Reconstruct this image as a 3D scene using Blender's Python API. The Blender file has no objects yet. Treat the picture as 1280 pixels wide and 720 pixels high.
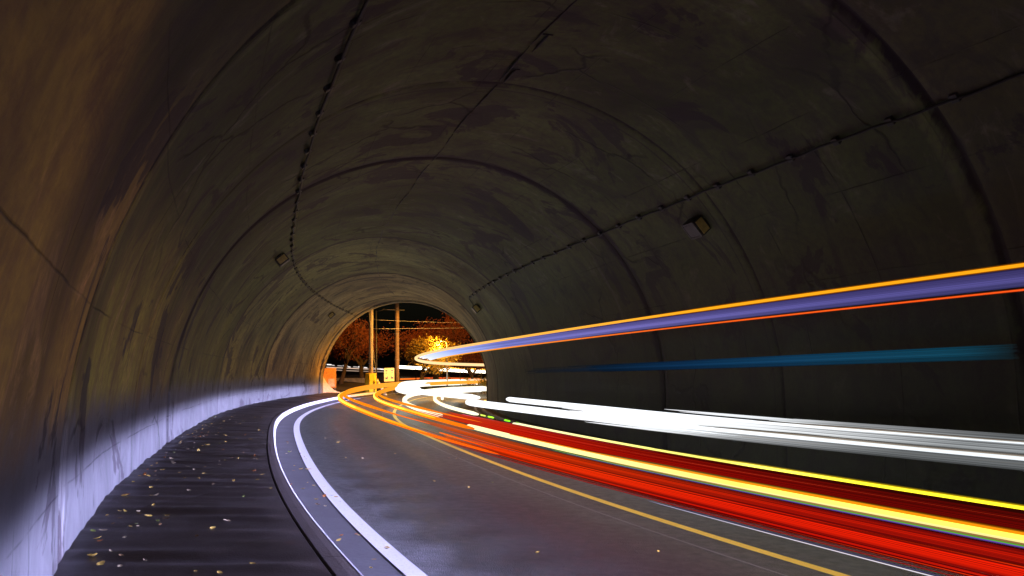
import bpy, bmesh, math, random
import numpy as np
from mathutils import Vector, Matrix, noise
random.seed(7); RNG=np.random.default_rng(7)
scene=bpy.context.scene
COL=scene.collection
PI=math.pi

# ------------------------------------------------------------------ alignment of the road
F_PX=932.19; PITCH=.06167; ROLL=-.014687; CAM_H=1.4019
X0=-1.93427; TH0=-.500276; GRADE=-.040837; CURV=-.000126942; BANK=.0723886
R_ARCH=4.727; ZC=.70036; XC=2.5507
KN=[0,8,16,24,32,40,50,60]; KV=[.011772,.0161217,.0027689,.0159526,.011668,.0075718,.0174065,.0255398]
S=np.linspace(-9,86,1901); I0=int(np.argmin(abs(S))); S=S-S[I0]
_k=np.interp(S,KN,KV); _ds=S[1]-S[0]
def _cum(a):
    q=np.concatenate([[0],np.cumsum((a[1:]+a[:-1])/2*_ds)]); return q-q[I0]
TH=TH0+_cum(_k); XX=_cum(np.sin(TH)); YY=_cum(np.cos(TH)); ZZ=GRADE*S+CURV*S**2
def at(s):
    return tuple(float(np.interp(s,S,a)) for a in (TH,XX,YY,ZZ))
def P(s,off,z,bank=True):
    t,x,y,zz=at(s)
    return Vector((x+math.cos(t)*off-X0, y-math.sin(t)*off, zz+z-(BANK*off if bank else 0)))
def arch(s,a,dr=0.0):            # a = 0 on the springing of the pavement side, pi on the other side
    R=R_ARCH+dr
    if a<0: return P(s,XC-R,ZC+a*R_ARCH,False)
    if a>PI: return P(s,XC+R,ZC-(a-PI)*R_ARCH,False)
    return P(s,XC-R*math.cos(a),ZC+R*math.sin(a),False)
def poly(c,s):
    t=s/40; return c[0]+c[1]*t+c[2]*t*t+c[3]*t**3, c[4]+c[5]*t+c[6]*t*t
LN=dict(wall=[-2.2396,.3732,-.1322,-.1079,.12,0,0],kerb=[-.4556,.0318,-.0986,.0345,.12,0,0],kin=[-.6656,.30,-.2607,-.05,.12,0,0],
 white=[-.03,.1067,.0614,-.0067,0,0,0],yellow=[2.9243,.3888,-.172,-.1406,0,0,0])
def loff(n,s): return poly(LN[n],min(s,46))[0]
TR=dict(T1=[4.3838,-.06,-.0115,-.0018,.5094,-.0101,-.0069],T1b=[4.6062,.1064,.0074,-.0075,.4578,.0641,.0375],
 T2=[3.1898,-.1501,-.0275,-.0024,.4941,-.0017,-.015],T2b=[3.3729,.066,.041,.0256,.4934,.0251,-.0106],
 T3a=[2.2036,-.2248,-.0126,-.0009,.5191,-.098,-.0064],T3b=[1.8933,.201,.0101,.0006,.483,.0792,.0047],
 T3low=[1.2996,.1843,.0081,.0004,.5891,.0703,.0036],OL=[1.301,-.07,-.0255,-.0258,.6591,-.0168,.0529],
 OL2=[2.2533,.2058,.0076,-.0189,.6338,.036,.0613],WT=[2.484,.1337,.0071,.0004,.283,.0498,.0031],
 Ha=[6.0984,-.0706,-.0241,-.0071,.9165,-.0442,-.0348],Hb=[5.1803,-.2406,-.0425,-.0093,.851,-.1814,-.0469],
 BUS=[3.869,.2886,-.2025,-.0972,2.3132,-.3155,.2023],BUSr=[4.4026,.1664,-.0109,-.0073,2.2016,-.1591,-.004],
 BLU=[6.0902,.2618,.0272,.0034,1.8695,-.2998,-.0373],W1=[4.7336,-1.416,-.3093,-.1243,1.0273,-.062,-.0584],
 W2=[5.7351,-.3636,-.083,-.0263,.6969,-.0546,-.0338])
def view(px,py,Y):               # a place seen along a line of sight of the survey photograph at distance Y
    cr,sr=math.cos(ROLL),math.sin(ROLL); du,dv=(px-640),(py-360)
    u=(du*cr+dv*sr)/F_PX; v=-(-du*sr+dv*cr)/F_PX
    cp,sp=math.cos(PITCH),math.sin(PITCH)
    d=Vector((u,cp-v*sp,sp+v*cp)); return Vector((0,0,CAM_H))+d*(Y/d.y)
_sx=np.stack([XX-X0,YY],1)
def ground_z(x,y):
    i=int(np.argmin((_sx[:,0]-x)**2+(_sx[:,1]-y)**2)); t=TH[i]
    off=(x-_sx[i,0])*math.cos(t)-(y-_sx[i,1])*math.sin(t)
    return float(ZZ[i])-BANK*max(-4,min(9,off)), off

# ------------------------------------------------------------------ mesh helpers
class MB:
    def __init__(s): s.v=[];s.f=[];s.uv=[];s.c=[]
    def add(s,vs,fs,col=None):
        b=len(s.v); s.v+= [tuple(v) for v in vs]; s.f+=[tuple(b+i for i in f) for f in fs]
        if col is not None: s.c+= list(col) if isinstance(col,list) else [col]*len(vs)
    def box(s,M,sx,sy,sz,bev=0.0):
        if bev<=0:
            vs=[M@Vector((x*sx/2,y*sy/2,z*sz/2)) for x in(-1,1) for y in(-1,1) for z in(-1,1)]
            s.add(vs,[(0,1,3,2),(4,6,7,5),(0,4,5,1),(2,3,7,6),(0,2,6,4),(1,5,7,3)]); return
        bm=bmesh.new(); bmesh.ops.create_cube(bm,size=1)
        for v in bm.verts: v.co=Vector((v.co.x*sx,v.co.y*sy,v.co.z*sz))
        bmesh.ops.bevel(bm,geom=bm.edges[:],offset=bev,segments=2,affect='EDGES',profile=.6)
        bm.verts.index_update()
        s.add([M@v.co for v in bm.verts],[tuple(v.index for v in f.verts) for f in bm.faces]); bm.free()
    def tube(s,pts,rad,n=8,cols=None,cap=True):
        pts=[Vector(p) for p in pts]; m=len(pts); up=None; rings=[]
        for i,p in enumerate(pts):
            t=(pts[min(i+1,m-1)]-pts[max(i-1,0)]).normalized()
            if up is None: up=Vector((0,0,1)) if abs(t.z)<.9 else Vector((1,0,0))
            a=(up-t*up.dot(t)).normalized(); b=t.cross(a); up=a
            r=rad[i] if isinstance(rad,(list,tuple)) else rad
            rings.append([p+a*(math.cos(2*PI*k/n)*r)+b*(math.sin(2*PI*k/n)*r) for k in range(n)])
        vs=[v for g in rings for v in g]; fs=[]
        for i in range(m-1):
            for k in range(n):
                fs.append((i*n+k,i*n+(k+1)%n,(i+1)*n+(k+1)%n,(i+1)*n+k))
        if cap: fs+= [tuple(range(n))[::-1],tuple((m-1)*n+k for k in range(n))]
        col=None
        if cols is not None: col=[c for c in cols for _ in range(n)]
        s.add(vs,fs,col)
    def grid(s,rows):
        n=len(rows[0]); vs=[v for r in rows for v in r]
        s.add(vs,[(i*n+j,i*n+j+1,(i+1)*n+j+1,(i+1)*n+j) for i in range(len(rows)-1) for j in range(n-1)])
    def build(s,name,mat,parent=None,smooth=False,uv=None):
        me=bpy.data.meshes.new(name); me.from_pydata(s.v,[],s.f); me.update()
        if smooth: me.polygons.foreach_set('use_smooth',[True]*len(me.polygons))
        if s.c:
            at_=me.color_attributes.new('glow','FLOAT_COLOR','POINT')
            at_.data.foreach_set('color',np.array([(c[0],c[1],c[2],1) for c in s.c],'f').ravel())
        if uv is not None:
            l=me.uv_layers.new(name='UVMap'); idx=np.zeros(len(me.loops),'i'); me.loops.foreach_get('vertex_index',idx)
            l.data.foreach_set('uv',np.array(uv,'f')[idx].ravel())
        if mat: me.materials.append(mat)
        o=bpy.data.objects.new(name,me); COL.objects.link(o)
        if parent is not None: o.parent=parent
        return o
def empty(name,loc=(0,0,0),rot=None):
    o=bpy.data.objects.new(name,None); o.location=loc; o.empty_display_size=.2
    if rot is not None: o.rotation_euler=rot
    COL.objects.link(o); return o
def tag(o,label=None,cat=None,group=None,kind=None):
    for k,v in (('label',label),('category',cat),('group',group),('kind',kind)):
        if v: o[k]=v
    return o
def copy_tree(o,parent=None):
    c=o.copy(); COL.objects.link(c)
    if parent is not None: c.parent=parent
    for ch in list(o.children): copy_tree(ch,c)
    return c

# ------------------------------------------------------------------ materials
class NT:
    def __init__(s,name):
        s.m=bpy.data.materials.new(name); s.m.use_nodes=True; s.t=s.m.node_tree; s.t.nodes.clear()
        s.out=s.n('ShaderNodeOutputMaterial')
    def n(s,typ,**kw):
        x=s.t.nodes.new(typ)
        for k,v in kw.items():
            if k in x.inputs.keys(): 
                s.set(x.inputs[k],v)
            else: setattr(x,k,v)
        return x
    def set(s,inp,v):
        if hasattr(v,'links') or isinstance(v,bpy.types.NodeSocket): s.t.links.new(v,inp)
        else: inp.default_value=v
    def math(s,op,a,b=None,c=None,clamp=False):
        x=s.n('ShaderNodeMath',operation=op,use_clamp=clamp); s.set(x.inputs[0],a)
        if b is not None: s.set(x.inputs[1],b)
        if c is not None: s.set(x.inputs[2],c)
        return x.outputs[0]
    def mix(s,f,a,b,mode='MIX'):
        x=s.n('ShaderNodeMix',data_type='RGBA',blend_type=mode); s.set(x.inputs[0],f); s.set(x.inputs[6],a); s.set(x.inputs[7],b); return x.outputs[2]
    def noise(s,vec,scale,detail=4,rough=.55,dist=0):
        x=s.n('ShaderNodeTexNoise'); s.t.links.new(vec,x.inputs['Vector']); x.inputs['Scale'].default_value=scale
        x.inputs['Detail'].default_value=detail; x.inputs['Roughness'].default_value=rough; x.inputs['Distortion'].default_value=dist; return x.outputs['Fac']
    def ramp(s,f,stops):
        x=s.n('ShaderNodeValToRGB'); s.t.links.new(f,x.inputs[0]); e=x.color_ramp.elements
        while len(e)<len(stops): e.new(.5)
        for i,(p,c) in enumerate(stops):
            e[i].position=p; e[i].color=(c,c,c,1) if not isinstance(c,tuple) else (*c,1)
        return x.outputs[0]
    def scale(s,vec,sx,sy,sz=1,loc=(0,0,0)):
        x=s.n('ShaderNodeMapping'); s.t.links.new(vec,x.inputs[0]); x.inputs['Scale'].default_value=(sx,sy,sz); x.inputs['Location'].default_value=loc; return x.outputs[0]
    def uv(s): return s.n('ShaderNodeTexCoord').outputs['UV']
    def obj(s): return s.n('ShaderNodeTexCoord').outputs['Object']
    def pos(s): return s.n('ShaderNodeNewGeometry').outputs['Position']
    def sep(s,v):
        x=s.n('ShaderNodeSeparateXYZ'); s.t.links.new(v,x.inputs[0]); return x.outputs
    def done(s,col,rough=.8,bump=None,bs=.3,bd=.02,spec=.4,metal=0,**kw):
        b=s.n('ShaderNodeBsdfPrincipled'); s.set(b.inputs['Base Color'],col if not isinstance(col,tuple) else (*col,1)); s.set(b.inputs['Roughness'],rough)
        s.set(b.inputs['Specular IOR Level'],spec); s.set(b.inputs['Metallic'],metal)
        if bump is not None:
            n=s.n('ShaderNodeBump'); s.t.links.new(bump,n.inputs['Height']); n.inputs['Strength'].default_value=bs; n.inputs['Distance'].default_value=bd
            s.t.links.new(n.outputs[0],b.inputs['Normal'])
        s.t.links.new(b.outputs[0],s.out.inputs[0]); return s.m
def rgb(*c): return (*c,1)
def simple(name,col,rough=.6,metal=0,var=.35,scale=14,spec=.4):
    t=NT(name); p=t.obj(); n=t.noise(p,scale,5)
    c=t.mix(t.ramp(n,[(.3,0.0),(.7,1.0)]),rgb(*[x*(1-var) for x in col]),rgb(*[min(1,x*(1+var*.6)) for x in col]))
    return t.done(c,rough,n,.25,.01,spec,metal)

def mat_lining(name,tint,seed,dark=1.0,lowk=(1.7,1.35,.85)):
    t=NT(name); uv=t.uv(); u,v,_=t.sep(uv)
    big=t.noise(t.scale(uv,.35,.22,1,(seed,seed*2,0)),1,5,.6,.6)
    streak=t.noise(t.scale(uv,1.15,.30,1,(seed*3,0,0)),1,6,.68,1.6); blot=t.noise(t.scale(uv,1.3,1.0,1,(seed,9,0)),1,7,.7,.9)      # drips that run down the curve
    fine=t.noise(t.scale(uv,9,9,1,(seed,5,0)),1,6,.65)
    base=t.mix(t.ramp(big,[(.32,0.0),(.62,1.0)]),rgb(.10*tint[0],.085*tint[1],.07*tint[2]),rgb(.31*tint[0],.275*tint[1],.20*tint[2]))
    base=t.mix(t.ramp(streak,[(.36,.5),(.5,0.0)]),base,rgb(.06,.05,.045)); base=t.mix(t.ramp(blot,[(.36,.7),(.48,0.0)]),base,rgb(.055,.048,.04)); base=t.mix(t.ramp(blot,[(.58,0.0),(.74,.5)]),base,rgb(.31,.28,.22))
    base=t.mix(t.ramp(streak,[(.62,0.0),(.78,.55)]),base,rgb(.33,.30,.26))
    base=t.mix(t.math('MULTIPLY',t.ramp(fine,[(.35,1.0),(.6,0.0)]),.45),base,rgb(.06,.05,.045))
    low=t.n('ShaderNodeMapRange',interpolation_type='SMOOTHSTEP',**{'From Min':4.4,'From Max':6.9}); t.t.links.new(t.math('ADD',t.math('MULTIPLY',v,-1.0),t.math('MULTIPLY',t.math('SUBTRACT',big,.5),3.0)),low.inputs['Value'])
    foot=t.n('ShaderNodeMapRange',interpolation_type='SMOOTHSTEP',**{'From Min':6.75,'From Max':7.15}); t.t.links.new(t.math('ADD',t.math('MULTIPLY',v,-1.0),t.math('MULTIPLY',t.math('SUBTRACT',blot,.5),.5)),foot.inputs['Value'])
    base=t.mix(low.outputs[0],base,t.mix(1.0,base,rgb(*lowk),'MULTIPLY'))  # brown pavement-side wall, with its warm light put into the colour
    base=t.mix(foot.outputs[0],base,t.mix(t.ramp(blot,[(.3,0.0),(.7,1.0)]),rgb(.10,.10,.095),rgb(.21,.21,.20)))
    # dark mineral stains with a hard edge
    st=t.noise(t.scale(uv,.55,.42,1,(seed*7,seed,0)),1,6,.62,1.3)
    sm=t.ramp(st,[(.57,0.0),(.595,.75)])
    base=t.mix(sm,base,rgb(.045,.034,.036))
    # shuttering: board seams along the tunnel and across it
    wob=t.noise(t.scale(uv,1.2,1.2),1,3)
    vv=t.math('ADD',v,t.math('MULTIPLY',wob,.05)); uu=t.math('ADD',u,t.math('MULTIPLY',wob,.06))
    def seam(c,per,w,loc):
        f=t.math('PINGPONG',t.math('ADD',c,loc),per/2); return t.ramp(f,[(0.0,1.0),(w,0.0)])
    brk=t.ramp(t.noise(t.scale(uv,.8,.8,1,(3,seed,0)),1,3),[(.42,0.0),(.58,1.0)])
    brk2=t.ramp(t.noise(t.scale(uv,.7,1.1,1,(9,seed+4,0)),1,3),[(.45,0.0),(.6,1.0)])
    s1=t.math('MULTIPLY',seam(vv,1.18,.010,.3),brk); s2=t.math('MULTIPLY',seam(uu,1.72,.02,.5),brk2)
    vo=t.n('ShaderNodeTexVoronoi',feature='DISTANCE_TO_EDGE'); dv=t.n('ShaderNodeVectorMath',operation='ADD')
    nz=t.n('ShaderNodeTexNoise'); t.t.links.new(uv,nz.inputs['Vector']); nz.inputs['Scale'].default_value=1.6; nz.inputs['Detail'].default_value=3
    sc=t.n('ShaderNodeVectorMath',operation='SCALE'); t.t.links.new(nz.outputs['Color'],sc.inputs[0]); sc.inputs['Scale'].default_value=.22
    t.t.links.new(t.scale(uv,.5,.33,1,(seed,0,0)),dv.inputs[0]); t.t.links.new(sc.outputs[0],dv.inputs[1]); t.t.links.new(dv.outputs[0],vo.inputs['Vector']); vo.inputs['Scale'].default_value=1
    crk=t.math('MULTIPLY',t.ramp(vo.outputs['Distance'],[(.004,1.0),(.014,0.0)]),t.ramp(t.noise(t.scale(uv,.4,.4,1,(seed,8,0)),1,2),[(.5,0.0),(.58,1.0)]))
    lines=t.math('MAXIMUM',t.math('MAXIMUM',s1,s2),crk)
    base=t.mix(t.math('MULTIPLY',lines,.65),base,rgb(.022,.018,.017))
    # blackened joints between the casts
    jn=None
    for js,w,k in ((6.2,.07,.9),(10.62,.035,.85),(10.85,.02,.6),(14.55,.17,.9),(23.64,.17,.9),(32.1,.16,.8),(41.5,.12,.85)):
        d=t.math('ABSOLUTE',t.math('SUBTRACT',t.math('ADD',u,t.math('MULTIPLY',t.math('SUBTRACT',blot,.5),min(.9,w*4.5))),js))
        m=t.ramp(d,[(w*.6,k),(w*1.25,0.0)]); jn=m if jn is None else t.math('MAXIMUM',jn,m)
    rib=t.ramp(t.math('ABSOLUTE',t.math('SUBTRACT',u,6.36)),[(.10,.75),(.16,0.0)]); base=t.mix(t.math('MULTIPLY',rib,t.ramp(blot,[(.3,.2),(.6,1.0)])),base,t.mix(1.0,base,rgb(1.9,1.85,1.8),'MULTIPLY'))
    jf=t.n('ShaderNodeMapRange',interpolation_type='SMOOTHSTEP',**{'From Min':5.8,'From Max':7.0,'To Min':1.0,'To Max':.3}); t.t.links.new(t.math('MULTIPLY',v,-1.0),jf.inputs['Value']); jn=t.math('MULTIPLY',jn,jf.outputs[0])
    base=t.mix(jn,base,rgb(.035,.026,.03))
    h=t.math('SUBTRACT',t.math('ADD',t.math('MULTIPLY',fine,.5),t.math('MULTIPLY',big,1.2)),t.math('MULTIPLY',lines,.7))
    far_wall_shade=t.n('ShaderNodeMapRange',interpolation_type='SMOOTHSTEP',**{'From Min':2.2,'From Max':7.4,'To Min':0.0,'To Max':.82}); t.t.links.new(t.math('ADD',v,t.math('MULTIPLY',t.math('SUBTRACT',big,.5),3.0)),far_wall_shade.inputs['Value'])
    base=t.mix(far_wall_shade.outputs[0],base,rgb(.028,.027,.024))  # shade on the far wall put into the concrete colour, deeper towards its foot
    if dark!=1: base=t.mix(1.0,base,rgb(dark,dark,dark),'MULTIPLY')
    return t.done(base,.82,h,.55,.03,.3)

def mat_asphalt():
    t=NT('worn_asphalt'); p=t.pos(); uv=t.uv(); u,v,_=t.sep(uv)
    fine=t.noise(p,95,3,.75); mid=t.noise(p,9,4); big=t.noise(p,.7,4)
    c=t.mix(t.ramp(fine,[(.3,0.0),(.7,1.0)]),rgb(.020,.0215,.019),rgb(.080,.087,.074)); c=t.mix(t.ramp(big,[(.35,0.0),(.7,.6)]),c,rgb(.074,.081,.069))
    # polished wheel tracks and the paler gutter strip by the kerb
    vo=t.n('ShaderNodeTexVoronoi'); t.t.links.new(p,vo.inputs['Vector']); vo.inputs['Scale'].default_value=95
    spk=t.ramp(vo.outputs['Distance'],[(.0,1.0),(.28,0.0)]); sel=t.ramp(t.noise(p,60,1),[(.56,0.0),(.64,1.0)])
    c=t.mix(t.math('MULTIPLY',t.math('MULTIPLY',spk,sel),.85),c,rgb(.3,.3,.31))
    crk=t.n('ShaderNodeTexVoronoi',feature='DISTANCE_TO_EDGE'); t.t.links.new(p,crk.inputs['Vector']); crk.inputs['Scale'].default_value=.5
    h=t.math('ADD',t.math('MULTIPLY',fine,.7),t.math('MULTIPLY',vo.outputs['Distance'],-.5))
    r=t.ramp(mid,[(.3,.42),(.7,.6)])
    return t.done(c,r,h,.9,.009,.5)
def mat_gutter():
    t=NT('gutter_concrete'); p=t.pos(); n=t.noise(p,30,5,.65); b=t.noise(p,1.6,4)
    c=t.mix(n,rgb(.05,.048,.05),rgb(.11,.107,.107)); c=t.mix(t.ramp(b,[(.4,.6),(.65,0.0)]),c,rgb(.05,.046,.044))
    return t.done(c,.75,n,.4,.006,.35)
def mat_pavement():
    t=NT('damp_dark_pavement'); p=t.pos(); n=t.noise(p,60,5,.65); b=t.noise(p,1.5,5,.6); s=t.noise(t.scale(p,1.2,6,1),1,4)
    c=t.mix(n,rgb(.011,.0065,.0035),rgb(.036,.022,.0115)); c=t.mix(t.ramp(b,[(.4,.6),(.62,0.0)]),c,rgb(.016,.012,.012)); c=t.mix(t.ramp(s,[(.55,0.0),(.7,.35)]),c,rgb(.05,.042,.04))
    return t.done(c,t.ramp(b,[(.35,.36),(.7,.6)]),n,.5,.006,.5)
def mat_kerb():
    t=NT('stained_kerb_stone'); p=t.pos(); uv=t.uv(); u,v,_=t.sep(uv); n=t.noise(p,40,5,.65); b=t.noise(p,2.2,4)
    c=t.mix(n,rgb(.026,.016,.01),rgb(.056,.038,.025)); c=t.mix(t.ramp(b,[(.4,.6),(.62,0.0)]),c,rgb(.055,.042,.036))
    j=t.ramp(t.math('PINGPONG',u,1.0),[(0.0,1.0),(.012,0.0)]); c=t.mix(j,c,rgb(.015,.012,.01))
    return t.done(c,.6,t.math('SUBTRACT',n,j),.5,.008,.4)
def mat_paint(name,col,wear=.5):
    t=NT(name); p=t.pos(); n=t.noise(p,55,5,.7); b=t.noise(p,4,4)
    w=t.math('MULTIPLY',t.ramp(n,[(.28,1.0),(.46,0.0)]),t.ramp(b,[(.3,1.0),(.75,.35)]))
    c=t.mix(t.math('MULTIPLY',w,wear*1.6,clamp=True),rgb(*col),rgb(.07,.068,.07)); c=t.mix(t.math('MULTIPLY',b,.35),c,rgb(*[x*.6 for x in col]))
    return t.done(c,.55,n,.25,.004,.4)
def mat_glow():
    t=NT('light_streak'); a=t.n('ShaderNodeAttribute',attribute_name='glow'); e=t.n('ShaderNodeEmission'); t.t.links.new(a.outputs['Color'],e.inputs[0]); e.inputs[1].default_value=1.0
    t.t.links.new(e.outputs[0],t.out.inputs[0]); return t.m
def mat_leaf(name,a,b,rough=.6):
    t=NT(name); p=t.pos(); oi=t.n('ShaderNodeObjectInfo').outputs['Random']; n=t.noise(p,1.1,3); n2=t.noise(p,40,2)
    c=t.mix(t.math('ADD',t.math('MULTIPLY',n2,.5),t.math('MULTIPLY',n,.5)),rgb(*a),rgb(*b))
    return t.done(c,rough,None,spec=.3)
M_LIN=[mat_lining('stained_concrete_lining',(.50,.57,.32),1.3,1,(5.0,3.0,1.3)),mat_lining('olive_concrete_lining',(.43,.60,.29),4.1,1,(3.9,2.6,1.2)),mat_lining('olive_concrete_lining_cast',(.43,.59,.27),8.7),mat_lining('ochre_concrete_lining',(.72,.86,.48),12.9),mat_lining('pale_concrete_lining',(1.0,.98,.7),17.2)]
M_GLOW=mat_glow()
M_ASPH=mat_asphalt(); M_GUT=mat_gutter(); M_PAVE=mat_pavement(); M_KERB=mat_kerb()
M_WHITE=mat_paint('white_road_paint',(.78,.78,.76),.5); M_YEL=mat_paint('yellow_road_paint',(.95,.66,.08),.3); M_ARRIS=mat_paint('worn_lit_kerb_paint',(.6,.59,.57),.8); M_FADED=mat_paint('faded_road_paint',(.2,.2,.2),1.0)
M_STEEL=simple('galvanised_steel',(.35,.35,.36),.45,.7); M_DARKMETAL=simple('dark_painted_metal',(.05,.05,.05),.5,.3); M_RUBBER=simple('black_cable_sheath',(.012,.012,.012),.6)
M_GLASS=simple('dull_lamp_glass',(.05,.052,.055),.4,.0,.2,6,.4); M_REFL=simple('yellowed_lamp_side',(.5,.4,.12),.5)
M_PALEM=simple('chalky_metal',(.1,.1,.095),.6,.2); M_POLE=simple('weathered_pole_concrete',(.34,.30,.25),.8); M_WOOD=simple('brown_timber_pole',(.22,.15,.10),.85); M_YPLAST=simple('yellow_plastic',(.9,.6,.02),.45,0,.15); M_SIGNW=simple('white_sign_face',(.8,.8,.8),.4,0,.05); M_SIGNB=simple('blue_sign_mark',(.02,.06,.45),.4,0,.1)
M_ORANGE=simple('orange_board',(.7,.26,.06),.6); M_PALEB=simple('pale_board',(.6,.5,.4),.6); M_WALL=simple('grey_outdoor_concrete',(.28,.27,.26),.85,0,.4,3); M_EARTH=simple('dark_earth',(.055,.045,.035),.95,0,.5,2)
M_BARK=simple('dark_bark',(.075,.05,.035),.9,0,.4,9)
M_FOL_A=mat_leaf('russet_foliage',(.10,.024,.006),(.22,.06,.012)); M_FOL_B=mat_leaf('golden_foliage',(.14,.085,.012),(.42,.28,.035)); M_SHRUB=mat_leaf('shrub_foliage',(.07,.07,.015),(.2,.18,.03))

# ------------------------------------------------------------------ the setting
def frange(a,b,step):
    n=max(1,int(round((b-a)/step))); return [a+(b-a)*i/n for i in range(n+1)]
def strip(name,sl,offs,zf,mat,uvscale=1,smooth=True,parent=None):
    m=MB(); rows=[];uv=[]
    for s in sl:
        r=[]
        for o in offs(s):
            z=zf(s,o); r.append(P(s,o,z)); uv.append((s,o))
        rows.append(r)
    m.grid(rows); return m.build(name,mat,parent,smooth,uv)
SL=frange(-6,86,.25)
road=strip('road',SL,lambda s:[loff('white',s)-.02]+[loff('white',s)+(7.35-loff('white',s))*i/24 for i in range(1,25)],lambda s,o:0,M_ASPH); tag(road,kind='structure')
gut=strip('road_gutter',SL,lambda s:[loff('kerb',s)-.05,loff('kerb',s)+.12,(loff('white',s)+loff('kerb',s))/2+.1,loff('white',s)+.0],lambda s,o:-.002,M_GUT); tag(gut,kind='structure')
def markline(name,c,w,mat,a=-6,b=86,z=.005):
    o=strip(name,frange(a,b,.25),lambda s:[loff(c,s)-w/2,loff(c,s)+w/2],lambda s,o:z,mat); tag(o,kind='structure'); return o
markline('white_edge_line','white',.14,M_WHITE)
markline('yellow_centre_line','yellow',.12,M_YEL)
o=strip('faded_seam_line',frange(3,30,.25),lambda s:[loff('yellow',s)-.42-.012,loff('yellow',s)-.42+.012],lambda s,o:.004,M_FADED); tag(o,kind='structure')
o=strip('far_edge_line',frange(-6,86,.25),lambda s:[6.55,6.66],lambda s,o:.005,M_WHITE); tag(o,kind='structure')

# pavement: wavy, tamped by hand across the walking direction
def wave(p,s,o):
    c=p.y*.97-p.x*.10
    w=.006*math.sin(c*11.0+1.6*math.sin(p.x*1.3))+.005*math.sin(c*5.3+2+.8*math.sin(p.x*2.1))+.0035*math.sin(c*19+3*math.sin(p.x*.7))
    k=noise.noise(Vector((p.x*.55,c*1.7,3.1))); k2=noise.noise(Vector((p.x*1.2+9,c*4.2,1.7)))
    return w*(1.2+1.1*k)+.007*k2
sl=frange(-3,46,.045)
m=MB(); rows=[];uv=[]
for s in sl:
    r=[]; a,b=-2.32,loff('kin',s)-.012
    for i in range(23):
        o_=a+(b-a)*i/22; p=P(s,o_,.12); p.z+=wave(p,s,o_)*min(1,(22-i)/3); r.append(p); uv.append((s,o_))
    rows.append(r)
m.grid(rows); tag(m.build('pavement',M_PAVE,None,True,uv),kind='structure')
m=MB(); rows=[];uv=[]
for s in frange(-6,52,.125):
    a,b=loff('kin',s),loff('kerb',s)
    prof=[(a,.05),(a,.112),(a+.012,.124),((a+b)/2,.126),(b-.018,.122),(b-.005,.112),(b+.004,.09),(b+.016,-.03)]
    rows.append([P(s,o_,z) for o_,z in prof]); uv+= [(s,o_) for o_,z in prof]
m.grid(rows); tag(m.build('kerb',M_KERB,None,False,uv),kind='structure')
m=MB(); rows=[];uv=[]
for s in frange(-6,52,.125):
    b=loff('kerb',s); prof=[(b-.022,.1255),(b-.014,.1255),(b-.001,.113),(b+.008,.09),(b+.020,-.02)]
    rows.append([P(s,o_,z) for o_,z in prof]); uv+= [(s,o_) for o_,z in prof]
m.grid(rows); tag(m.build('kerb_edge',M_ARRIS,None,False,uv),kind='structure')  # worn paint on the edge, with light along its chamfer put into the colour
m=MB(); rows=[];uv=[]
for s in frange(-6,46,.25):
    prof=[(6.88,-.03),(6.9,.10),(6.92,.12),(7.34,.12)]
    rows.append([P(s,o_,z) for o_,z in prof]); uv+= [(s,o_) for o_,z in prof]
m.grid(rows); tag(m.build('kerb',M_KERB,None,False,uv),kind='structure')
# one ground sheet to the horizon
m=MB(); xs=sorted(set([-400,-250,-150,-90,-60,-45]+frange(-36,36,1.5)+[45,60,90,150,250,400])); ys=sorted(set([-120,-60,-30]+frange(-15,96,1.5)+[110,130,170,240,330,450]))
rows=[]
for y in ys:
    r=[]
    for x in xs:
        z,off=ground_z(x,y); dist=max(0,abs(off-2.5)-5.5)
        z-=.10
        if off<-.5 and y>40: z+=min(.35,.05*max(0,-off-.5))
        if y>60: z+=.25*math.sin(x*.3)*min(1,dist/8)
        r.append((x,y,z))
    rows.append(r)
m.grid(rows); tag(m.build('ground',M_EARTH,None,True),kind='structure')

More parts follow.
